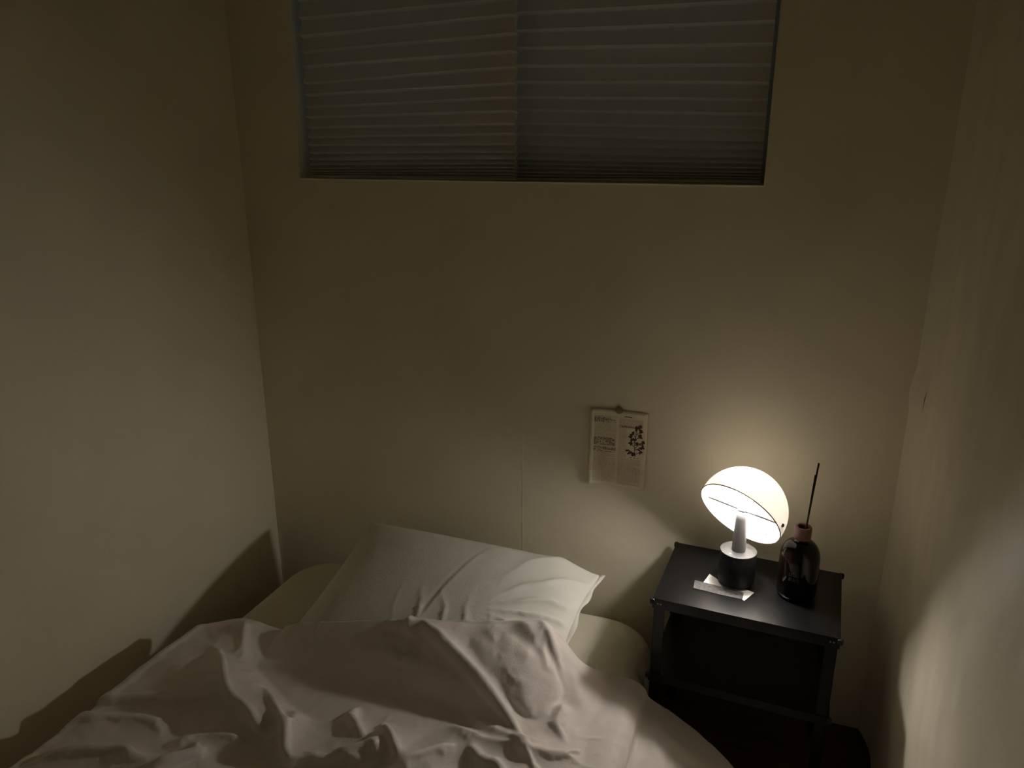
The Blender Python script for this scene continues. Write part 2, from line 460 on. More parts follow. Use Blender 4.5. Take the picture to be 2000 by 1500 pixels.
# ------------------------------------------------------------------ pillow
P_C = Vector((-0.780, 1.600, 0.331)); P_HX, P_HY, P_T = 0.362, 0.245, 0.078
P_TILT = R(16.5)
def pillow():
    n, m = 150, 110
    u = np.linspace(-1, 1, n); v = np.linspace(-1, 1, m)
    # pack the rows towards the seam
    u = np.sign(u) * (1 - (1 - np.abs(u)) ** 1.25); v = np.sign(v) * (1 - (1 - np.abs(v)) ** 1.25)
    U, V = np.meshgrid(u, v, indexing='ij')
    # outline: sides draw in between the pointed corners
    X = P_HX * U * (1 - 0.045 * (1 - V ** 2)) 
    Y = P_HY * V * (1 - 0.030 * (1 - U ** 2))
    th = (1 - np.abs(U) ** 3.2) ** 0.5 * (1 - np.abs(V) ** 2.6) ** 0.5
    th = th * (0.86 + 0.14 * np.cos(U * 1.6))
    top = P_T * th
    bot = -P_T * 0.42 * th
    # creases: gathered folds running in from the right end, the near edge and one long fold across the middle
    ang = np.arctan2(V + 0.15, U - 0.25)
    rr = np.hypot(U - 0.25, V + 0.15)
    fr = sstep(0.35, 0.75, U) * (1 - sstep(0.93, 1.0, np.abs(U)))
    wr_ = np.abs(np.sin(ang * 9.5 + 3.0 * fbm(U * 2, V * 2, 3)))
    top = top + 0.0080 * fr * (1 - wr_) ** 2.2 - 0.002 * fr * wr_
    fb = sstep(0.10, -0.42, V) * (1 - sstep(0.95, 1.0, np.abs(V))) * sstep(-0.5, 0.0, U)
    wb_ = np.abs(np.sin(U * 19 + V * 3.5 + 3.5 * fbm(U * 3, V * 1.5, 9)))
    top = top + 0.0060 * fb * (1 - wb_) ** 3 * sstep(0.2, 0.6, fbm(U * 4, V * 1.0, 19))
    cx = 0.06 + 0.14 * (V - 0.2) + 0.06 * V * V
    d = U - cx
    lens = np.exp(-((V + 0.05) / 0.75) ** 4)
    top = top + lens * (0.0022 * np.exp(-np.abs(d - 0.012) / 0.02) - 0.0016 * np.exp(-((d + 0.018) / 0.018) ** 2))
    top = top + 0.004 * (fbm(U * 2.3, V * 1.8, 40) - 0.5) * th
    # corner ears tip upwards at the far right corner
    ear = sstep(0.68, 1.0, U) * sstep(0.35, 1.0, V)
    lift = -0.030 * ear
    verts = np.concatenate([np.stack([X, Y, top + lift], -1).reshape(-1, 3), np.stack([X, Y, bot + lift], -1).reshape(-1, 3)])
    f1 = grid_faces(n, m); f2 = grid_faces(n, m, n * m)[:, ::-1]
    bm = bmesh.new()
    me = bpy.data.meshes.new('pillow')
    me.from_pydata(verts.tolist(), [], np.concatenate([f1, f2]).tolist())
    bm.from_mesh(me)
    bmesh.ops.remove_doubles(bm, verts=bm.verts, dist=2e-5)
    bm.to_mesh(me); bm.free()
    me.polygons.foreach_set('use_smooth', [True] * len(me.polygons))
    me.materials.append(M['pillow'])
    o = link(bpy.data.objects.new('pillow', me))
    o.matrix_world = Matrix.Translation(P_C) @ Matrix.Rotation(R(-1.5), 4, 'Z') @ Matrix.Rotation(P_TILT, 4, 'X')
    # hemmed open end of the case: a thin flat strip along the right end
    vv = []
    ys = np.linspace(-0.92, 1.0, 40)
    for yv in ys:
        xb = P_HX * (1 - 0.045 * (1 - yv ** 2))
        e = -0.030 * float(sstep(0.35, 1.0, np.array(yv)))
        w = 0.010 + 0.004 * math.sin(yv * 14)
        z = 0.0025 * math.sin(yv * 21)
        for (xx, zz) in ((xb - 0.004, 0.0015 + e), (xb + w, z + 0.0012 + e), (xb + w, z - 0.0012 + e), (xb - 0.004, -0.0015 + e)):
            vv.append((xx, P_HY * yv, zz))
    ff = []
    for k in range(len(ys) - 1):
        for q in range(4):
            ff.append((k * 4 + q, k * 4 + (q + 1) % 4, (k + 1) * 4 + (q + 1) % 4, (k + 1) * 4 + q))
    ff.append((0, 1, 2, 3)); e0 = (len(ys) - 1) * 4; ff.append((e0 + 3, e0 + 2, e0 + 1, e0))
    mesh_obj('case_hem', vv, ff, M['pillow'], o, True)
    return o
pil = tag(pillow(), 'plump white cotton pillow leaning against the wall at the head of the bed', 'pillow')

# ------------------------------------------------------------------ duvet
def polydist(X, Y, pts):
    """distance, signed side and position (0..1) along a polyline for every grid point"""
    best = np.full(X.shape, 1e9); side = np.zeros(X.shape); pos = np.zeros(X.shape)
    pts = [np.array(p, float) for p in pts]
    L = [np.linalg.norm(pts[i + 1] - pts[i]) for i in range(len(pts) - 1)]
    tot = sum(L); acc = 0
    for i in range(len(pts) - 1):
        a, b = pts[i], pts[i + 1]
        dx, dy = (b - a)
        t = np.clip(((X - a[0]) * dx + (Y - a[1]) * dy) / (L[i] ** 2), 0, 1)
        ex = X - (a[0] + t * dx); ey = Y - (a[1] + t * dy)
        d = np.hypot(ex, ey)
        s = np.sign(dx * ey - dy * ex)
        m = d < best
        best = np.where(m, d, best); side = np.where(m, s, side); pos = np.where(m, (acc + t * L[i]) / tot, pos)
        acc += L[i]
    return best, side, pos

def curve(pts, n=8):
    """Catmull-Rom through the points"""
    if len(pts) < 3: return pts
    P = [np.array(p, float) for p in pts]
    P = [2 * P[0] - P[1]] + P + [2 * P[-1] - P[-2]]
    out = []
    for i in range(1, len(P) - 2):
        for k in range(n):
            t = k / n
            out.append(tuple(0.5 * ((2 * P[i]) + (-P[i - 1] + P[i + 1]) * t + (2 * P[i - 1] - 5 * P[i] + 4 * P[i + 1] - P[i + 2]) * t * t
                                    + (-P[i - 1] + 3 * P[i] - 3 * P[i + 1] + P[i + 2]) * t ** 3)))
    out.append(tuple(P[-2]))
    return out

SETTLE = (70, 3, 0.00006, 0.16, 0.014)
# far hem of the duvet, seen from above
HEM = [(-1.520, 1.27), (-1.46, 1.30), (-1.40, 1.335), (-1.33, 1.385), (-1.265, 1.405), (-1.20, 1.410), (-1.13, 1.408), (-1.04, 1.412), (-0.94, 1.420), (-0.83, 1.436), (-0.70, 1.468),
       (-0.58, 1.500), (-0.48, 1.528), (-0.42, 1.536), (-0.36, 1.538), (-0.30, 1.562), (-0.22, 1.574), (-0.12, 1.560), (-0.03, 1.53), (0.03, 1.48), (0.10, 1.40), (0.17, 1.28)]

# folds: points, height, half-width on the left / right of the direction of travel, sharpness (1 = knife crease, 2 = soft)
FOLDS = [
    ([(-0.821, 1.512), (-0.809, 1.453), (-0.795, 1.404), (-0.785, 1.37)], 0.014, 0.030, 0.010, 1.0),
    ([(-0.80, 1.43), (-0.70, 1.405), (-0.615, 1.377), (-0.541, 1.344), (-0.477, 1.303), (-0.42, 1.252)], 0.042, 0.034, 0.085, 1.15),
    ([(-0.50, 1.545), (-0.476, 1.525), (-0.433, 1.483), (-0.392, 1.441)], 0.010, 0.016, 0.014, 1.3),
    ([(-0.545, 1.515), (-0.509, 1.498), (-0.456, 1.456), (-0.415, 1.424)], 0.010, 0.018, 0.014, 1.3),
    ([(-0.391, 1.415), (-0.39, 1.375), (-0.385, 1.345), (-0.366, 1.315)], 0.015, 0.020, 0.018, 1.2),
    ([(-0.634, 1.295), (-0.60, 1.258), (-0.564, 1.239), (-0.499, 1.237), (-0.436, 1.254), (-0.364, 1.312)], 0.018, 0.026, 0.024, 1.2),
    ([(-0.584, 1.300), (-0.518, 1.272), (-0.437, 1.260)], 0.012, 0.016, 0.018, 1.2),
    ([(-0.846, 1.275), (-0.825, 1.225), (-0.786, 1.181), (-0.752, 1.174)], 0.018, 0.018, 0.030, 1.2),
    ([(-0.752, 1.176), (-0.714, 1.178), (-0.675, 1.141), (-0.655, 1.121), (-0.645, 1.085)], 0.026, 0.022, 0.034, 1.0),
    ([(-0.800, 1.085), (-0.757, 1.111), (-0.729, 1.134), (-0.689, 1.106)], 0.016, 0.020, 0.030, 1.1),
    ([(-0.542, 1.210), (-0.505, 1.181), (-0.465, 1.173), (-0.463, 1.140)], 0.014, 0.020, 0.020, 1.4),
    ([(-1.27, 1.29), (-1.20, 1.235), (-1.14, 1.175), (-1.06, 1.125), (-0.96, 1.085)], 0.027, 0.085, 0.035, 1.15),
    ([(-1.037, 1.196), (-0.995, 1.165), (-0.958, 1.135), (-0.89, 1.065)], 0.016, 0.022, 0.020, 1.1),
    ([(-0.945, 1.205), (-0.927, 1.138), (-0.895, 1.068)], 0.016, 0.018, 0.024, 1.1),
    ([(-1.38, 1.215), (-1.278, 1.186), (-1.169, 1.182), (-1.068, 1.112)], 0.010, 0.045, 0.050, 1.4),
    ([(-1.265, 1.400), (-1.24, 1.365), (-1.228, 1.345), (-1.179, 1.280)], 0.016, 0.020, 0.035, 1.1),
    ([(-1.05, 1.472), (-0.95, 1.456), (-0.847, 1.428), (-0.792, 1.405)], 0.010, 0.022, 0.020, 1.1),
    ([(-0.756, 1.270), (-0.748, 1.235), (-0.735, 1.195)], 0.010, 0.014, 0.014, 1.0),
    ([(-0.470, 1.215), (-0.448, 1.224), (-0.362, 1.268), (-0.309, 1.276)], 0.012, 0.016, 0.020, 1.2),
    ([(-1.125, 0.970), (-1.118, 1.027), (-1.052, 1.052), (-0.97, 1.060)], 0.016, 0.020, 0.040, 1.1),
    ([(-1.106, 1.005), (-1.069, 0.990), (-1.085, 0.955), (-1.115, 0.90)], 0.018, 0.020, 0.030, 1.2),
    ([(-0.735, 1.010), (-0.717, 1.045), (-0.700, 1.070)], 0.014, 0.018, 0.022, 1.1),
    ([(-0.560, 1.195), (-0.588, 1.173), (-0.634, 1.126), (-0.66, 1.10)], 0.014, 0.018, 0.020, 1.1),
    ([(-0.330, 1.310), (-0.322, 1.241), (-0.312, 1.160), (-0.30, 1.0)], 0.003, 0.006, 0.006, 1.0),
    ([(-1.40, 0.98), (-1.27, 1.03), (-1.16, 1.04)], 0.016, 0.040, 0.030, 1.5),
    ([(-1.36, 0.86), (-1.22, 0.93), (-1.13, 0.93)], 0.014, 0.030, 0.040, 1.4),
    ([(-0.93, 0.96), (-0.86, 1.01), (-0.82, 1.04)], 0.014, 0.022, 0.030, 1.2),
    ([(-0.60, 1.04), (-0.50, 1.10), (-0.42, 1.12), (-0.34, 1.10)], 0.016, 0.030, 0.030, 1.3),
    ([(-0.61, 1.475), (-0.55, 1.425), (-0.50, 1.385), (-0.46, 1.36)], 0.009, 0.014, 0.016, 1.2),
    ([(-0.40, 1.500), (-0.375, 1.455), (-0.350, 1.42)], 0.008, 0.014, 0.014, 1.2),
    ([(-0.20, 1.50), (-0.17, 1.40), (-0.12, 1.30), (-0.05, 1.2)], 0.012, 0.030, 0.030, 1.6),
]
# lower edge of the folded-back flap
FLAP = [(-1.45, 1.03), (-1.38, 1.050), (-1.29, 1.085), (-1.21, 1.103), (-1.14, 1.118), (-1.076, 1.115), (-1.03, 1.10), (-1.0, 1.083), (-0.94, 1.062), (-0.87, 1.052), (-0.80, 1.066), (-0.73, 1.080), (-0.65, 1.082), (-0.58, 1.10), (-0.48, 1.125), (-0.40, 1.13), (-0.30, 1.12)]

def carrier(X, Y):
    """height of mattress and pillow under every grid point"""
    bpy.context.evaluated_depsgraph_get().update()
    z = np.full(X.shape, 0.006)
    for o in (mat_o, pil):
        mw = o.matrix_world
        tr = BVHTree.FromPolygons([mw @ v.co for v in o.data.vertices], [tuple(p.vertices) for p in o.data.polygons])
        for idx in np.ndindex(*X.shape):
            hit = tr.ray_cast(Vector((X[idx], Y[idx], 1.0)), Vector((0, 0, -1)))
            if hit[0] is not None: z[idx] = max(z[idx], hit[0].z)
    return z

def upsample(A, k):
    """bicubic (Catmull-Rom) refinement of a grid by the integer factor k"""
    def along(A):
        n = A.shape[0]
        P = np.concatenate([2 * A[:1] - A[1:2], A, 2 * A[-1:] - A[-2:-1]], 0)
        t = (np.arange((n - 1) * k + 1) / k)
        i = np.minimum(t.astype(int), n - 2); f = (t - i).reshape((-1,) + (1,) * (A.ndim - 1))
        p0, p1, p2, p3 = P[i], P[i + 1], P[i + 2], P[i + 3]
        return 0.5 * (2 * p1 + (p2 - p0) * f + (2 * p0 - 5 * p1 + 4 * p2 - p3) * f * f + (3 * p1 - p0 - 3 * p2 + p3) * f ** 3)
    return np.swapaxes(along(np.swapaxes(along(A), 0, 1)), 0, 1)

def settle(P, rest_scale, low, steps, sub, grav, bend, drag=0.9):
    """let the sheet buckle: distance constraints along, across, diagonally and over two cells"""
    P = P.copy(); V = np.zeros_like(P)
    def links(d):
        di, dj = d
        n0, n1 = P.shape[:2]
        a = (slice(max(0, -di), n0 - max(0, di)), slice(max(0, -dj), n1 - max(0, dj)))
        b = (slice(max(0, di), n0 + min(0, di)), slice(max(0, dj), n1 + min(0, dj)))
        return a, b
    sets = []
    for d, st in (((1, 0), 1.0), ((0, 1), 1.0), ((1, 1), 0.35), ((1, -1), 0.35), ((2, 0), bend), ((0, 2), bend), ((4, 0), bend * 0.6), ((0, 4), bend * 0.6)):
        a, b = links(d)
        L = np.linalg.norm(P[a] - P[b], axis=-1)
        L = L * 0.5 * (rest_scale[a] + rest_scale[b])
        sets.append((a, b, L, st))
    pin = P.copy()
    for s_ in range(steps):
        Q = P + drag * V; Q[..., 2] -= grav
        for _ in range(sub):
            acc = np.zeros_like(Q); cnt = np.zeros(Q.shape[:2])
            for a, b, L, st in sets:
                d = Q[b] - Q[a]
                l = np.linalg.norm(d, axis=-1) + 1e-9
                if st < 1.0 and L is not None:
                    e = np.minimum(l - L, 0) * st if st in (bend, bend * 0.6) else (l - L) * st
                else:
                    e = (l - L)
                c = (0.5 * e / l)[..., None] * d
                acc[a] += c; acc[b] -= c
                cnt[a] += st; cnt[b] += st
            Q = Q + acc / np.maximum(cnt, 1)[..., None] * 1.5
            # sides and near end stay where they lie
            Q[0, :, :2] = pin[0, :, :2]; Q[-1, :, :2] = pin[-1, :, :2]
            Q[:, -1, :2] = pin[:, -1, :2]
            Q[..., 2] = np.maximum(Q[..., 2], low)
        V = Q - P
        V = np.clip(V, -0.01, 0.01)
        P = Q
    return P

def duvet():
    nx, ny = 231, 160
    hem = np.array(curve(HEM, 10))
    xs = np.linspace(HEM[0][0], HEM[-1][0], nx)
    yh = np.interp(xs, hem[:, 0], hem[:, 1])
    yf = 0.42
    t = np.linspace(0, 1, ny)
    X = np.repeat(xs[:, None], ny, 1)
    Y = yh[:, None] + (yf - yh[:, None]) * t[None, :]
    wx = X + 0.016 * (fbm(X * 7, Y * 7, 51) - 0.5)
    wy = Y + 0.016 * (fbm(X * 7 + 5, Y * 7 + 9, 52) - 0.5)
    # what it lies on, as a lookup over a plain grid
    gx = np.linspace(-1.56, 0.24, 121); gy = np.linspace(0.36, 1.66, 88)
    GX, GY = np.meshgrid(gx, gy, indexing='ij')
    car = carrier(GX, GY)
    g = np.pad(car, 1, mode='edge')
    soft = np.maximum.reduce([g[a:a + car.shape[0], b:b + car.shape[1]] for a in range(3) for b in range(3)])
    for _ in range(5):      # a filled quilt bridges small hollows
        g = np.pad(soft, 1, mode='edge')
        soft = np.maximum(soft, (g[:-2, 1:-1] + g[2:, 1:-1] + g[1:-1, :-2] + g[1:-1, 2:]) / 4)
    loft = 0.016
    def floor_fn(x, y):
        fx = np.clip((x - gx[0]) / (gx[1] - gx[0]), 0, len(gx) - 1.001); fy = np.clip((y - gy[0]) / (gy[1] - gy[0]), 0, len(gy) - 1.001)
        i = fx.astype(int); j = fy.astype(int); a = fx - i; b = fy - j
        return (soft[i, j] * (1 - a) * (1 - b) + soft[i + 1, j] * a * (1 - b) + soft[i, j + 1] * (1 - a) * b + soft[i + 1, j + 1] * a * b) + loft
    # body of the quilt
    Z = np.full(X.shape, 0.292)
    Z += 0.012 * (fbm(X * 3.2, Y * 3.2, 61) - 0.5) * 2
    left = sstep(-1.50, -1.37, X)
    Z = Z * left + 0.05 * (1 - left)
    fall = np.interp(X, [-0.42, -0.34, -0.26, -0.16, -0.06, 0.03, 0.10, 0.17], [0, 0.012, 0.045, 0.090, 0.130, 0.175, 0.235, 0.27])
    Z = np.maximum(Z - fall, 0.02)
    # folded-back flap over the lower layer
    fl = np.array(curve(FLAP, 8))
    ye = np.interp(wx, fl[:, 0], fl[:, 1])
    ampl = 0.022 * sstep(-0.30, -0.62, X) * sstep(-1.47, -1.38, X)
    e = (wy - ye)
    Z += ampl * (sstep(-0.006, 0.016, e) - 0.35 * sstep(0.016, 0.14, e)) - 0.5 * ampl
    Z += 0.026 * sstep(1.06, 0.90, Y) * sstep(-0.55, -0.85, X) * sstep(-1.47, -1.36, X)
    # lies over the pillow's near edge in one smooth slope
    fs = floor_fn(X, Y)
    for _ in range(40):
        g = np.pad(fs, 1, mode='edge')
        fs = np.maximum(fs, 0) * 0.2 + 0.8 * (g[:-2, 1:-1] + g[2:, 1:-1] + g[1:-1, :-2] + g[1:-1, 2:]) / 4
    k = 0.010
    Z = np.maximum(Z, fs) + k * np.exp(-np.abs(Z - fs) / k) * 0.5
    # the roll along the far hem and the slack trough in front of it
    inside = sstep(-1.40, -1.25, X) * sstep(-0.30, -0.42, X)
    dh = yh[:, None] - Y
    Z += 0.017 * inside * np.exp(-((dh - 0.016) / 0.034) ** 2)
    d, s_, pos = polydist(wx, wy, curve([(-1.26, 1.26), (-1.19, 1.29), (-1.11, 1.30), (-1.03, 1.275), (-0.94, 1.250), (-0.85, 1.262), (-0.74, 1.275), (-0.62, 1.290), (-0.50, 1.262), (-0.44, 1.24)], 5))
    wd = np.where(s_ > 0, 0.085, 0.045)
    Z -= 0.044 * np.exp(-(d / wd) ** 1.6) * sstep(-0.05, 0.2, pos) * (1 - sstep(0.85, 1.05, pos))
    Z += 0.018 * np.exp(-((wx + 0.42) / 0.09) ** 2 - ((wy - 1.50) / 0.05) ** 2)
    Z -= 0.020 * np.exp(-((wx + 0.505) / 0.05) ** 2 - ((wy - 1.145) / 0.035) ** 2)
    for pts, h, wl, wr2, sh in FOLDS:
        d, s_, pos = polydist(wx, wy, curve(pts, 5))
        w = np.where(s_ > 0, wl, wr2)
        prof = np.exp(-(np.sqrt(d * d + 0.003 ** 2) / w) ** sh)
        fade = sstep(-0.02, 0.28, pos) * (1 - sstep(0.72, 1.02, pos)) * 0.85 + 0.15
        Z += 1.4 * h * prof * fade
    n1 = fbm(wx * 11 + wy * 4, wy * 13 - wx * 3, 71, 2)
    Z += sstep(-1.5, -1.4, X) * 0.004 * (0.5 - np.abs(n1 - 0.5) * 2)
    Z = np.maximum(Z, floor_fn(X, Y))
    P = np.stack([X, Y, Z], -1)
    # slack: most where the sheet is bunched, little across the smooth trough
    slack = 0.035 + 0.05 * sstep(0.45, 0.62, fbm(X * 3.5 + 4, Y * 3.5, 81)) + 0.008 * sstep(-0.72, -0.55, X) + 0.03 * np.exp(-((X + 0.74) / 0.16) ** 2 - ((Y - 1.13) / 0.08) ** 2)
    smooth_zone = np.exp(-((X + 0.82) / 0.30) ** 4 - ((Y - 1.40) / 0.12) ** 4)
    slack = slack * (1 - 0.92 * smooth_zone) * sstep(-1.52, -1.40, X) * sstep(-0.16, -0.32, X) * (1 - 0.6 * np.exp(-((X + 0.42) / 0.12) ** 2 - ((Y - 1.52) / 0.05) ** 2))
    low = np.maximum(Z - SETTLE[4], floor_fn(X, Y))      # the filling carries the cover
    P = settle(P, 1 + slack, low, SETTLE[0], SETTLE[1], SETTLE[2], SETTLE[3])
    for _ in range(1):
        g = np.pad(P[..., 2], 1, mode='edge')
        P[..., 2] += 0.35 * ((g[:-2, 1:-1] + g[2:, 1:-1] + g[1:-1, :-2] + g[1:-1, 2:]) / 4 - P[..., 2])
    # refine and add the weave-scale puckers
    F = upsample(P, 2)
    u = upsample(np.stack([X, Y], -1), 2)
    n2 = fbm(u[..., 0] * 26 - u[..., 1] * 11, u[..., 1] * 20 + u[..., 0] * 7, 72, 2)
    F[..., 2] += 0.0020 * (0.5 - np.abs(n2 - 0.5) * 2)
    under = floor_fn(F[..., 0], F[..., 1]) - loft
    F[..., 2] = np.maximum(F[..., 2], under + 0.011)
    F[..., 1] = np.where(F[..., 0] > -0.29, np.minimum(F[..., 1], 1.573), F[..., 1])      # clear of the nightstand leg
    # rounded hem turned under along the far edge
    edge = F[:, 0]
    turn = []
    for a in (75, 50, 20, -15, -50, -85):
        ca, sa = math.cos(R(a)), math.sin(R(a))
        turn.append(edge + np.array([0, 0.009 * ca, -0.009 + 0.009 * sa]))
    turn = np.stack(turn[::-1], 1)
    turn[..., 2] = np.maximum(turn[..., 2], floor_fn(turn[..., 0], turn[..., 1]) - loft + 0.003)
    full = np.concatenate([turn, F], 1)
    # underside: rests on mattress, pillow and floor; joined round the rim so the quilt is a closed body
    low2 = F.copy()
    low2[..., 2] = np.minimum(F[..., 2] - 0.006, under + 0.004)
    low2[..., 2] = np.maximum(low2[..., 2], 0.003)
    low2 = low2[:, 1:][:, ::2]
    n, m = full.shape[:2]; q = low2.shape[1]
    N = n * m
    faces = [grid_faces(n, m)[:, ::-1], grid_faces(n, q, N)]
    r = np.arange(n - 1)
    faces.append(np.stack([r * m, (r + 1) * m, N + (r + 1) * q, N + r * q], 1)[:, ::-1][:, ::-1])
    faces.append(np.stack([(r + 1) * m + m - 1, r * m + m - 1, N + r * q + q - 1, N + (r + 1) * q + q - 1], 1))
    o = mesh_obj('duvet', np.concatenate([full.reshape(-1, 3), low2.reshape(-1, 3)]), np.concatenate(faces), M['duvet'], None, True)
    # close both long sides with one strip each
    bm = bmesh.new(); bm.from_mesh(o.data); bm.verts.ensure_lookup_table()
    for row in (0, n - 1):
        loop = [bm.verts[row * m + k] for k in range(m)] + [bm.verts[N + row * q + k] for k in range(q - 1, -1, -1)]
        try: bm.faces.new(loop)
        except ValueError: pass
    bmesh.ops.recalc_face_normals(bm, faces=bm.faces)
    bm.to_mesh(o.data); bm.free()
    return o
duv = tag(duvet(), 'rumpled pale cotton duvet with its top folded back, spread over the bed', 'duvet')

# ------------------------------------------------------------------ nightstand
NS_LOC = (-0.020, 1.738, 0.0); NS_RZ = R(-2.6)
NW, ND, NH, SH = 0.412, 0.290, 0.480, 0.272
def nightstand():
    root = empty('nightstand', NS_LOC, NS_RZ)
    hx, hy = NW / 2, ND / 2
    def tray(name, z, lip):
        bm = bmesh.new()
        add_box(bm, (-hx, -hy, z - 0.003), (hx, hy, z), 0.0012, 2)
        for lo, hi in (((-hx, -hy, z - lip), (hx, -hy + 0.0025, z - 0.002)), ((-hx, hy - 0.0025, z - lip), (hx, hy, z - 0.002)),
                       ((-hx, -hy, z - lip), (-hx + 0.0025, hy, z - 0.002)), ((hx - 0.0025, -hy, z - lip), (hx, hy, z - 0.002))):
            add_box(bm, lo, hi)
        return bm_obj(name, bm, M['black_metal'], root)
    tray('table_top', NH, 0.026)
    tray('shelf', SH, 0.022)
    for sx in (-1, 1):
        for sy in (-1, 1):
            # angle-iron leg: two flanges
            bm = bmesh.new()
            x, y = sx * (hx - 0.0035), sy * (hy - 0.0035)
            add_box(bm, (min(x, x - sx * 0.026), min(y, y - sy * 0.0025), 0.004), (max(x, x - sx * 0.026), max(y, y - sy * 0.0025), NH - 0.004), 0.0006, 1)
            add_box(bm, (min(x, x - sx * 0.0025), min(y, y - sy * 0.026), 0.004), (max(x, x - sx * 0.0025), max(y, y - sy * 0.026), NH - 0.004), 0.0006, 1)
            leg = bm_obj('leg', bm, M['black_metal'], root)
            bm = bmesh.new()
            add_box(bm, (min(x + sx * 0.002, x - sx * 0.028), min(y + sy * 0.002, y - sy * 0.028), 0.0), (max(x + sx * 0.002, x - sx * 0.028), max(y + sy * 0.002, y - sy * 0.028), 0.012), 0.002, 2)
            bm_obj('foot_cap', bm, M['cap'], leg)
            for z in (NH - 0.007, SH - 0.006):
                c = bmesh.new()
                add_box(c, (sx * hx - 0.006, sy * hy - 0.006, z - 0.007), (sx * hx + 0.006, sy * hy + 0.006, z + 0.0065), 0.0035, 3)
                bm_obj('corner_cap', c, M['cap'], root)
    for sx in (-1, 1):
        for off in (0.013, 0.020):
            px = sx * (hx - off)
            rod('screw', (px, -hy + 0.001, NH - 0.012), (px, -hy - 0.0012, NH - 0.012), 0.0021, M['bolt'], root, 10)
    return tag(root, 'small black metal nightstand with an open lower shelf beside the bed', 'nightstand')
nightstand()

# ------------------------------------------------------------------ table lamp
LX, LY = -0.0545, 1.743
SHADE_C = Vector((0.0, 0.0, 0.193)); SHADE_R = 0.1035
def table_lamp():
    root = empty('table_lamp', (LX, LY, NH + 0.0008))
    br, bh = 0.0435, 0.085
    lathe('base', [(0, 0), (br - 0.010, 0), (br - 0.006, 0.0012), (br - 0.002, 0.005), (br, 0.011), (br, bh - 0.002), (br - 0.001, bh - 0.0005), (0, bh - 0.0005)], M['lamp_black'], root, 64)
    pl = lathe('top_plate', [(0, bh - 0.0005), (br - 0.0006, bh - 0.0005), (br, bh + 0.0006), (br - 0.0004, bh + 0.002), (br - 0.0016, bh + 0.0025), (0, bh + 0.0025)], M['plate'], root, 64)
    zt = bh + 0.0025
    bt = lathe('touch_button', [(0, zt), (0.0042, zt), (0.0044, zt + 0.0005), (0.0036, zt + 0.0008), (0, zt + 0.0006)], M['silver'], root, 20)
    bt.location = (-0.0175, -0.026, 0)
    lathe('stem', [(0.0, zt), (0.0165, zt), (0.0165, zt + 0.001), (0.0160, zt + 0.02), (0.0135, zt + 0.085), (0.0128, zt + 0.103), (0.0105, zt + 0.1045), (0, zt + 0.1045)], M['silver'], root, 40)
    zb = zt + 0.1045
    lathe('socket', [(0, zb), (0.0112, zb), (0.0118, zb + 0.002), (0.0118, zb + 0.006), (0.010, zb + 0.0085), (0, zb + 0.0085)], M['silver'], root, 32)
    z0 = zb + 0.0075
    prof = [(0.0, z0), (0.0115, z0), (0.013, z0 + 0.004), (0.0175, z0 + 0.010)]
    rb, zc = 0.0235, z0 + 0.0265
    for k in range(0, 13):
        a = R(-38 + 128 * k / 12)
        prof.append((rb * math.cos(a) if k < 12 else 0.0, zc + rb * math.sin(a)))
    lathe('bulb', prof, M['bulb'], root, 40)
    # pivoting dome: axis turned 28 degrees to the wall, mouth tipped down towards the bed
    ax = Vector((math.cos(R(28)), -math.sin(R(28)), 0))
    h = Vector((-math.sin(R(28)), -math.cos(R(28)), 0))
    al = R(57)
    nrm = math.cos(al) * Vector((0, 0, -1)) + math.sin(al) * h
    apex = -nrm
    yv = apex.cross(ax)
    rot = Matrix((ax, yv, apex)).transposed().to_4x4()
    th = 0.0022
    prof = []
    K = 26
    for k in range(K + 1):
        a = R(0 + 90 * k / K)
        prof.append((SHADE_R * math.cos(a) if k < K else 0.0, SHADE_R * math.sin(a)))
    # a sphere segment slightly deeper than a half
    skirt = [(SHADE_R * math.cos(R(a)), SHADE_R * math.sin(R(a))) for a in (-7, -3.5)]
    outer = skirt + prof
    inner = [(r * (SHADE_R - th) / SHADE_R, z * (SHADE_R - th) / SHADE_R) for r, z in outer]
    shade = lathe('shade', outer, M['shade'], root, 96)
    shade.matrix_local = Matrix.Translation(SHADE_C) @ rot
    # rolled white lip
    lip = lathe('shade_lip', [(SHADE_R * math.cos(R(-7)) + dr, SHADE_R * math.sin(R(-7)) + dz) for dr, dz in
                              ((0.0012, 0.0006), (0.0016, -0.0006), (0.0008, -0.0018), (-0.0008, -0.0018), (-0.0016, -0.0006), (-0.0012, 0.0006))], M['shade'], shade, 96, True, True)
    rr = SHADE_R - 0.004
    rod('pivot_rod', SHADE_C - ax * rr, SHADE_C + ax * rr, 0.0022, M['rodm'], root, 12)
    for s in (-1, 1):
        rod('pivot_screw', Vector((s * (SHADE_R - 0.001), 0, 0)), Vector((s * (SHADE_R + 0.0028), 0, 0)), 0.0048, M['screw'], shade, 16, 0.0040)
        rod('pivot_bush', Vector((s * (SHADE_R - 0.009), 0, 0)), Vector((s * (SHADE_R - 0.001), 0, 0)), 0.0042, M['lipw'], shade, 16)
    # little rivet in the far wall of the dome
    v = Vector((0.30, 0.93, 0.12)); v.normalize()
    rod('rivet', v * (SHADE_R - 0.003), v * (SHADE_R + 0.0008), 0.0032, M['silver'], shade, 14)
    return tag(root, 'lit mushroom table lamp with tilted cream dome on a black cylinder base', 'lamp')
M['lipw'] = material('white_plastic', (0.80, 0.81, 0.82), 0.5, 0.02, 30.0)
table_lamp()

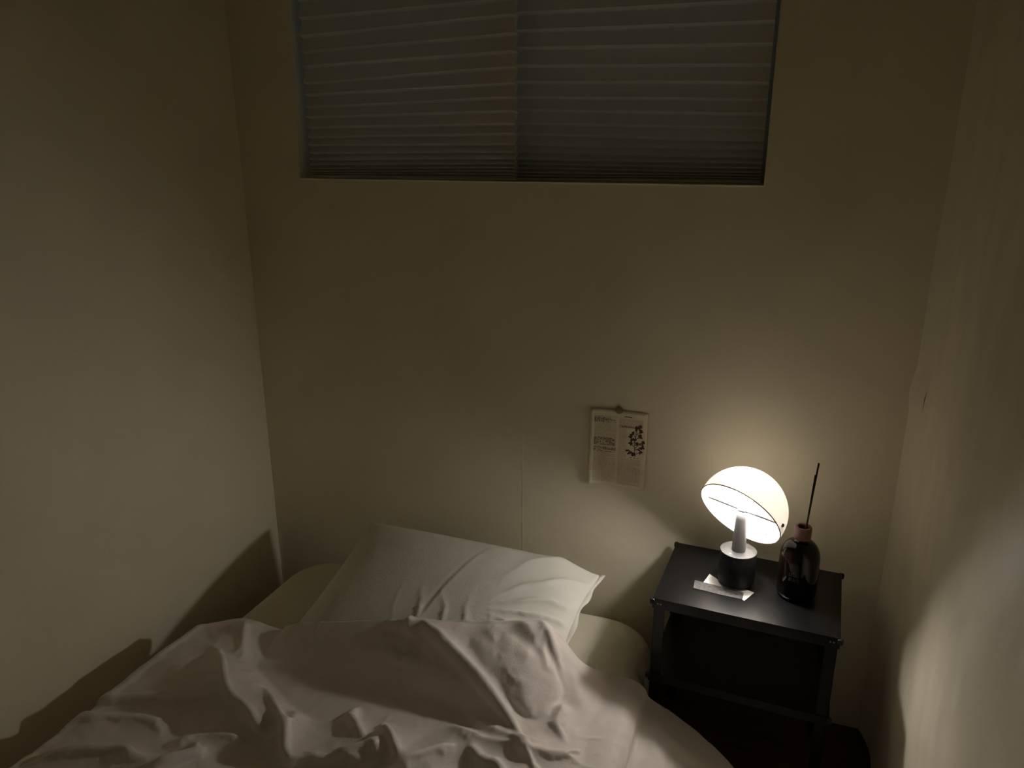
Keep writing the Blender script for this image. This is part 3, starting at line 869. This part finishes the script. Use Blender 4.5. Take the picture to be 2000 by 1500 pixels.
# ------------------------------------------------------------------ scented reed bottle
BX, BY = 0.084, 1.736
def bottle():
    root = empty('reed_diffuser_bottle', (BX, BY, NH + 0.0006))
    rb = 0.0455
    prof = [(0, 0.003), (0.030, 0.0015), (0.034, 0.0), (0.039, 0.001), (0.043, 0.006), (rb, 0.014), (rb, 0.096)]
    for k in range(1, 11):
        a = R(90 * k / 10)
        prof.append((0.0145 + (rb - 0.0145) * math.cos(a) ** 0.95, 0.096 + 0.047 * math.sin(a)))
    prof += [(0.0140, 0.150), (0.0140, 0.168), (0.0105, 0.168)]
    inner = [(0.0105, 0.150), (0.0120, 0.141), (0.030, 0.130), (rb - 0.0035, 0.100), (rb - 0.0035, 0.016), (0.036, 0.006), (0, 0.0065)]
    lathe('glass_body', prof + inner, M['bottle'], root, 72)
    lathe('wooden_collar', [(0.0145, 0.149), (0.0180, 0.149), (0.0190, 0.1505), (0.0190, 0.1765), (0.0182, 0.178), (0.0122, 0.178), (0.0112, 0.1765), (0.0112, 0.1695), (0.0145, 0.1695)], M['collar'], root, 56, True, True)
    # two short rows of small printed strokes, bent round the glass
    bm = bmesh.new()
    rnd = random.Random(4)
    def stroke(a0, a1, z0, z1):
        rr = rb + 0.0003
        v = [bm.verts.new((rr * math.sin(a), -rr * math.cos(a), z)) for a, z in ((a0, z0), (a1, z0), (a1, z1), (a0, z1))]
        bm.faces.new(v)
    base = R(-27)
    for row, (zz, cells) in enumerate(((0.068, 6), (0.056, 7))):
        for c in range(cells):
            a = base + c * R(4.2) + row * R(1)
            stroke(a, a + R(0.9), zz, zz + 0.0085)
            if (c + row) % 2 == 0: stroke(a, a + R(3), zz + 0.0078, zz + 0.0085)
            if (c + row) % 3 == 0: stroke(a, a + R(3), zz, zz + 0.0008)
            if (c + row) % 3 == 1: stroke(a + R(2.2), a + R(3), zz, zz + 0.0085)
    tag(bm_obj('printed_lettering', bm, M['mark'], root), kind='stuff')
    return tag(root, 'dark brown glass bottle with pinkish collar holding black reeds', 'bottle')
bottle()
for k, (bx, by, tx, ty, tz, lab) in enumerate((
        (-0.004, 0.002, 0.0155, 0.006, 0.337, 'taller black reed stick in the dark bottle'),
        (-0.001, -0.004, 0.0115, 0.001, 0.309, 'shorter black reed stick in the dark bottle'))):
    o = rod('reed_stick', (0, 0, 0), (tx - bx, ty - by, tz - 0.010), 0.0021, M['reed'], None, 10)
    o.location = (BX + bx, BY + by, NH + 0.010)
    tag(o, lab, 'reed stick', 'reeds in the bottle')

# ------------------------------------------------------------------ paper under the lamp
def sheet(name, pts, th, mat, z):
    """flat piece of paper with thickness; pts = (x, y, lift)"""
    n = len(pts)
    c = np.mean([[p[0], p[1]] for p in pts], 0)
    vv = [(p[0] - c[0], p[1] - c[1], p[2] + th) for p in pts] + [(p[0] - c[0], p[1] - c[1], p[2]) for p in pts]
    ff = [tuple(range(n)), tuple(range(2 * n - 1, n - 1, -1))] + [(i, i + n, (i + 1) % n + n, (i + 1) % n) for i in range(n)]
    o = mesh_obj(name, vv, ff, mat)
    o.location = (c[0], c[1], z)
    return o
sl = sheet('paper_slip', [(-0.128, 1.712, 0), (-0.118, 1.757, 0), (-0.096, 1.738, 0), (-0.030, 1.716, 0), (-0.008, 1.708, 0), (-0.028, 1.664, 0), (-0.043, 1.674, 0.0), (-0.060, 1.700, 0)], 0.0003, M['paper_white'], NH + 0.0002)
tag(sl, 'white slip of paper with corners showing under the lamp base', 'paper')
st = sheet('paper_strip', [(-0.149, 1.714, 0.0008), (-0.085, 1.706, 0.0002), (-0.031, 1.699, 0.0), (-0.033, 1.667, 0.0004), (-0.090, 1.671, 0.0004), (-0.147, 1.676, 0.0008)], 0.0004, M['tape'], NH + 0.0007)
tag(st, 'mottled grey strip laid across the white slip, front of the lamp', 'paper strip')

# ------------------------------------------------------------------ printed page on the wall
def page():
    x0, x1, z0, z1 = -0.4735, -0.3195, 0.606, 0.8265
    W, Hh = x1 - x0, z1 - z0
    root = empty('printed_page', ((x0 + x1) / 2, YB - 0.002, z0), 0)
    nx, nz = 22, 26
    def lift(u, v):
        # left edge and the lower corners stand off the wall
        return 0.0012 + 0.011 * max(0, (0.22 - u) / 0.22) ** 2 * (1.0 - 0.3 * v) + 0.006 * max(0, (u - 0.8) / 0.2) ** 2 * (1 - v) + 0.0012 * math.sin(7 * v + 2 * u)
    def edge(u, v):
        return 0.0012 * math.sin(19 * v) * (u < 0.02)
    vv = []
    for side in (0, 1):
        for i in range(nx):
            for j in range(nz):
                u, v = i / (nx - 1), j / (nz - 1)
                vv.append(((u - 0.5) * W + edge(u, v), -lift(u, v) + side * 0.0003, v * Hh))
    ff = list(map(tuple, grid_faces(nx, nz))) + [tuple(r[::-1]) for r in grid_faces(nx, nz, nx * nz)]
    N = nx * nz
    for i in range(nx - 1):
        for j in (0, nz - 1):
            a, b = i * nz + j, (i + 1) * nz + j
            ff.append((a, a + N, b + N, b) if j == 0 else (a, b, b + N, a + N))
    for j in range(nz - 1):
        for i in (0, nx - 1):
            a, b = i * nz + j, i * nz + j + 1
            ff.append((a, b, b + N, a + N) if i == 0 else (a, a + N, b + N, b))
    mesh_obj('sheet', vv, ff, M['page'], root, True)
    def P(u, v, o=0.0004):
        return ((u - 0.5) * W, -lift(u, v) - o, v * Hh)
    # two columns of small type, broken by headings
    rnd = random.Random(12)
    bm = bmesh.new(); bd = bmesh.new()
    def bar(b, u0, u1, v0, v1):
        n = max(1, int((u1 - u0) / 0.06))
        for k in range(n):
            a, c = u0 + (u1 - u0) * k / n, u0 + (u1 - u0) * (k + 1) / n
            b.faces.new([b.verts.new(P(*q)) for q in ((a, v0), (c, v0), (c, v1), (a, v1))])
    def column(ua, ub, va, vb, pitch, dark_bands=()):
        v = va
        while v > vb:
            strong = any(lo < v < hi for lo, hi in dark_bands)
            u = ua
            end = ub if rnd.random() > 0.12 else ua + (ub - ua) * rnd.uniform(0.4, 0.9)
            while u < end - 0.01:
                wl = rnd.uniform(0.02, 0.065)
                e = min(end, u + wl)
                bar(bd if strong and rnd.random() < 0.75 else bm, u, e, v - pitch * (0.62 if strong else 0.42), v)
                u = e + 0.010
            v -= pitch
    column(0.07, 0.46, 0.915, 0.045, 0.0125, ((0.83, 0.90), (0.53, 0.63), (0.45, 0.505)))
    column(0.51, 0.93, 0.90, 0.80, 0.0125, ((0.80, 0.82),))
    column(0.51, 0.64, 0.79, 0.40, 0.0125)
    column(0.51, 0.91, 0.385, 0.045, 0.0125)
    bar(bd, 0.60, 0.73, 0.925, 0.935)
    tag(bm_obj('printed_text', bm, M['ink'], root), kind='stuff')
    # botanical figure: stem, side twigs, clusters of small leaves
    def leaf(cu, cv, a, l, w):
        asp = W / Hh
        pts = []
        for k in range(8):
            t = 2 * math.pi * k / 8
            x = l * math.cos(t); y = w * math.sin(t)
            pts.append((cu + (x * math.cos(a) - y * math.sin(a)), cv + (x * math.sin(a) + y * math.cos(a)) * asp))
        bd.faces.new([bd.verts.new(P(u, v, 0.0006)) for u, v in pts])
    def twig(pa, pb, w=0.007):
        d = Vector((pb[0] - pa[0], pb[1] - pa[1])); nrm = Vector((-d.y, d.x)).normalized() * w
        bd.faces.new([bd.verts.new(P(u, v, 0.0005)) for u, v in ((pa[0] - nrm.x, pa[1] - nrm.y), (pb[0] - nrm.x * 0.6, pb[1] - nrm.y * 0.6), (pb[0] + nrm.x * 0.6, pb[1] + nrm.y * 0.6), (pa[0] + nrm.x, pa[1] + nrm.y))])
    stem = [(0.81, 0.425), (0.80, 0.50), (0.79, 0.58), (0.80, 0.66), (0.82, 0.74), (0.83, 0.80)]
    for a, b in zip(stem[:-1], stem[1:]): twig(a, b)
    ends = [(0.70, 0.48), (0.76, 0.455), (0.90, 0.50), (0.93, 0.56), (0.71, 0.60), (0.92, 0.62), (0.70, 0.68), (0.90, 0.70), (0.74, 0.73), (0.89, 0.76), (0.80, 0.79), (0.86, 0.82), (0.86, 0.58), (0.77, 0.64)]
    for k, (eu, ev) in enumerate(ends):
        sv = max(0.44, ev - 0.05)
        twig((np.interp(sv, [s[1] for s in stem], [s[0] for s in stem]), sv), (eu, ev), 0.005)
        for q in range(4):
            leaf(eu + rnd.uniform(-0.035, 0.035), ev + rnd.uniform(-0.022, 0.022), rnd.uniform(0, 3.14), rnd.uniform(0.024, 0.040), rnd.uniform(0.014, 0.022))
    for k in range(3): bar(bd, 0.72 + k * 0.06, 0.75 + k * 0.06, 0.402, 0.410)
    tag(bm_obj('plant_figure', bd, M['ink_dark'], root), kind='stuff')
    return tag(root, 'small aged book page with a plant figure fixed to the back wall', 'page')
page()
stk = lathe('round_sticker', [(0, 0.0), (0.0098, 0.0), (0.0101, 0.0005), (0.0096, 0.0011), (0.0078, 0.0008), (0.0072, 0.0013), (0, 0.0014)], M['sticker'], None, 32)
stk.location = (-0.397, YB - 0.0044, 0.8275)
stk.rotation_euler = (R(90), 0, 0)
tag(stk, 'round olive seal sticker at the top edge of the wall page', 'sticker')
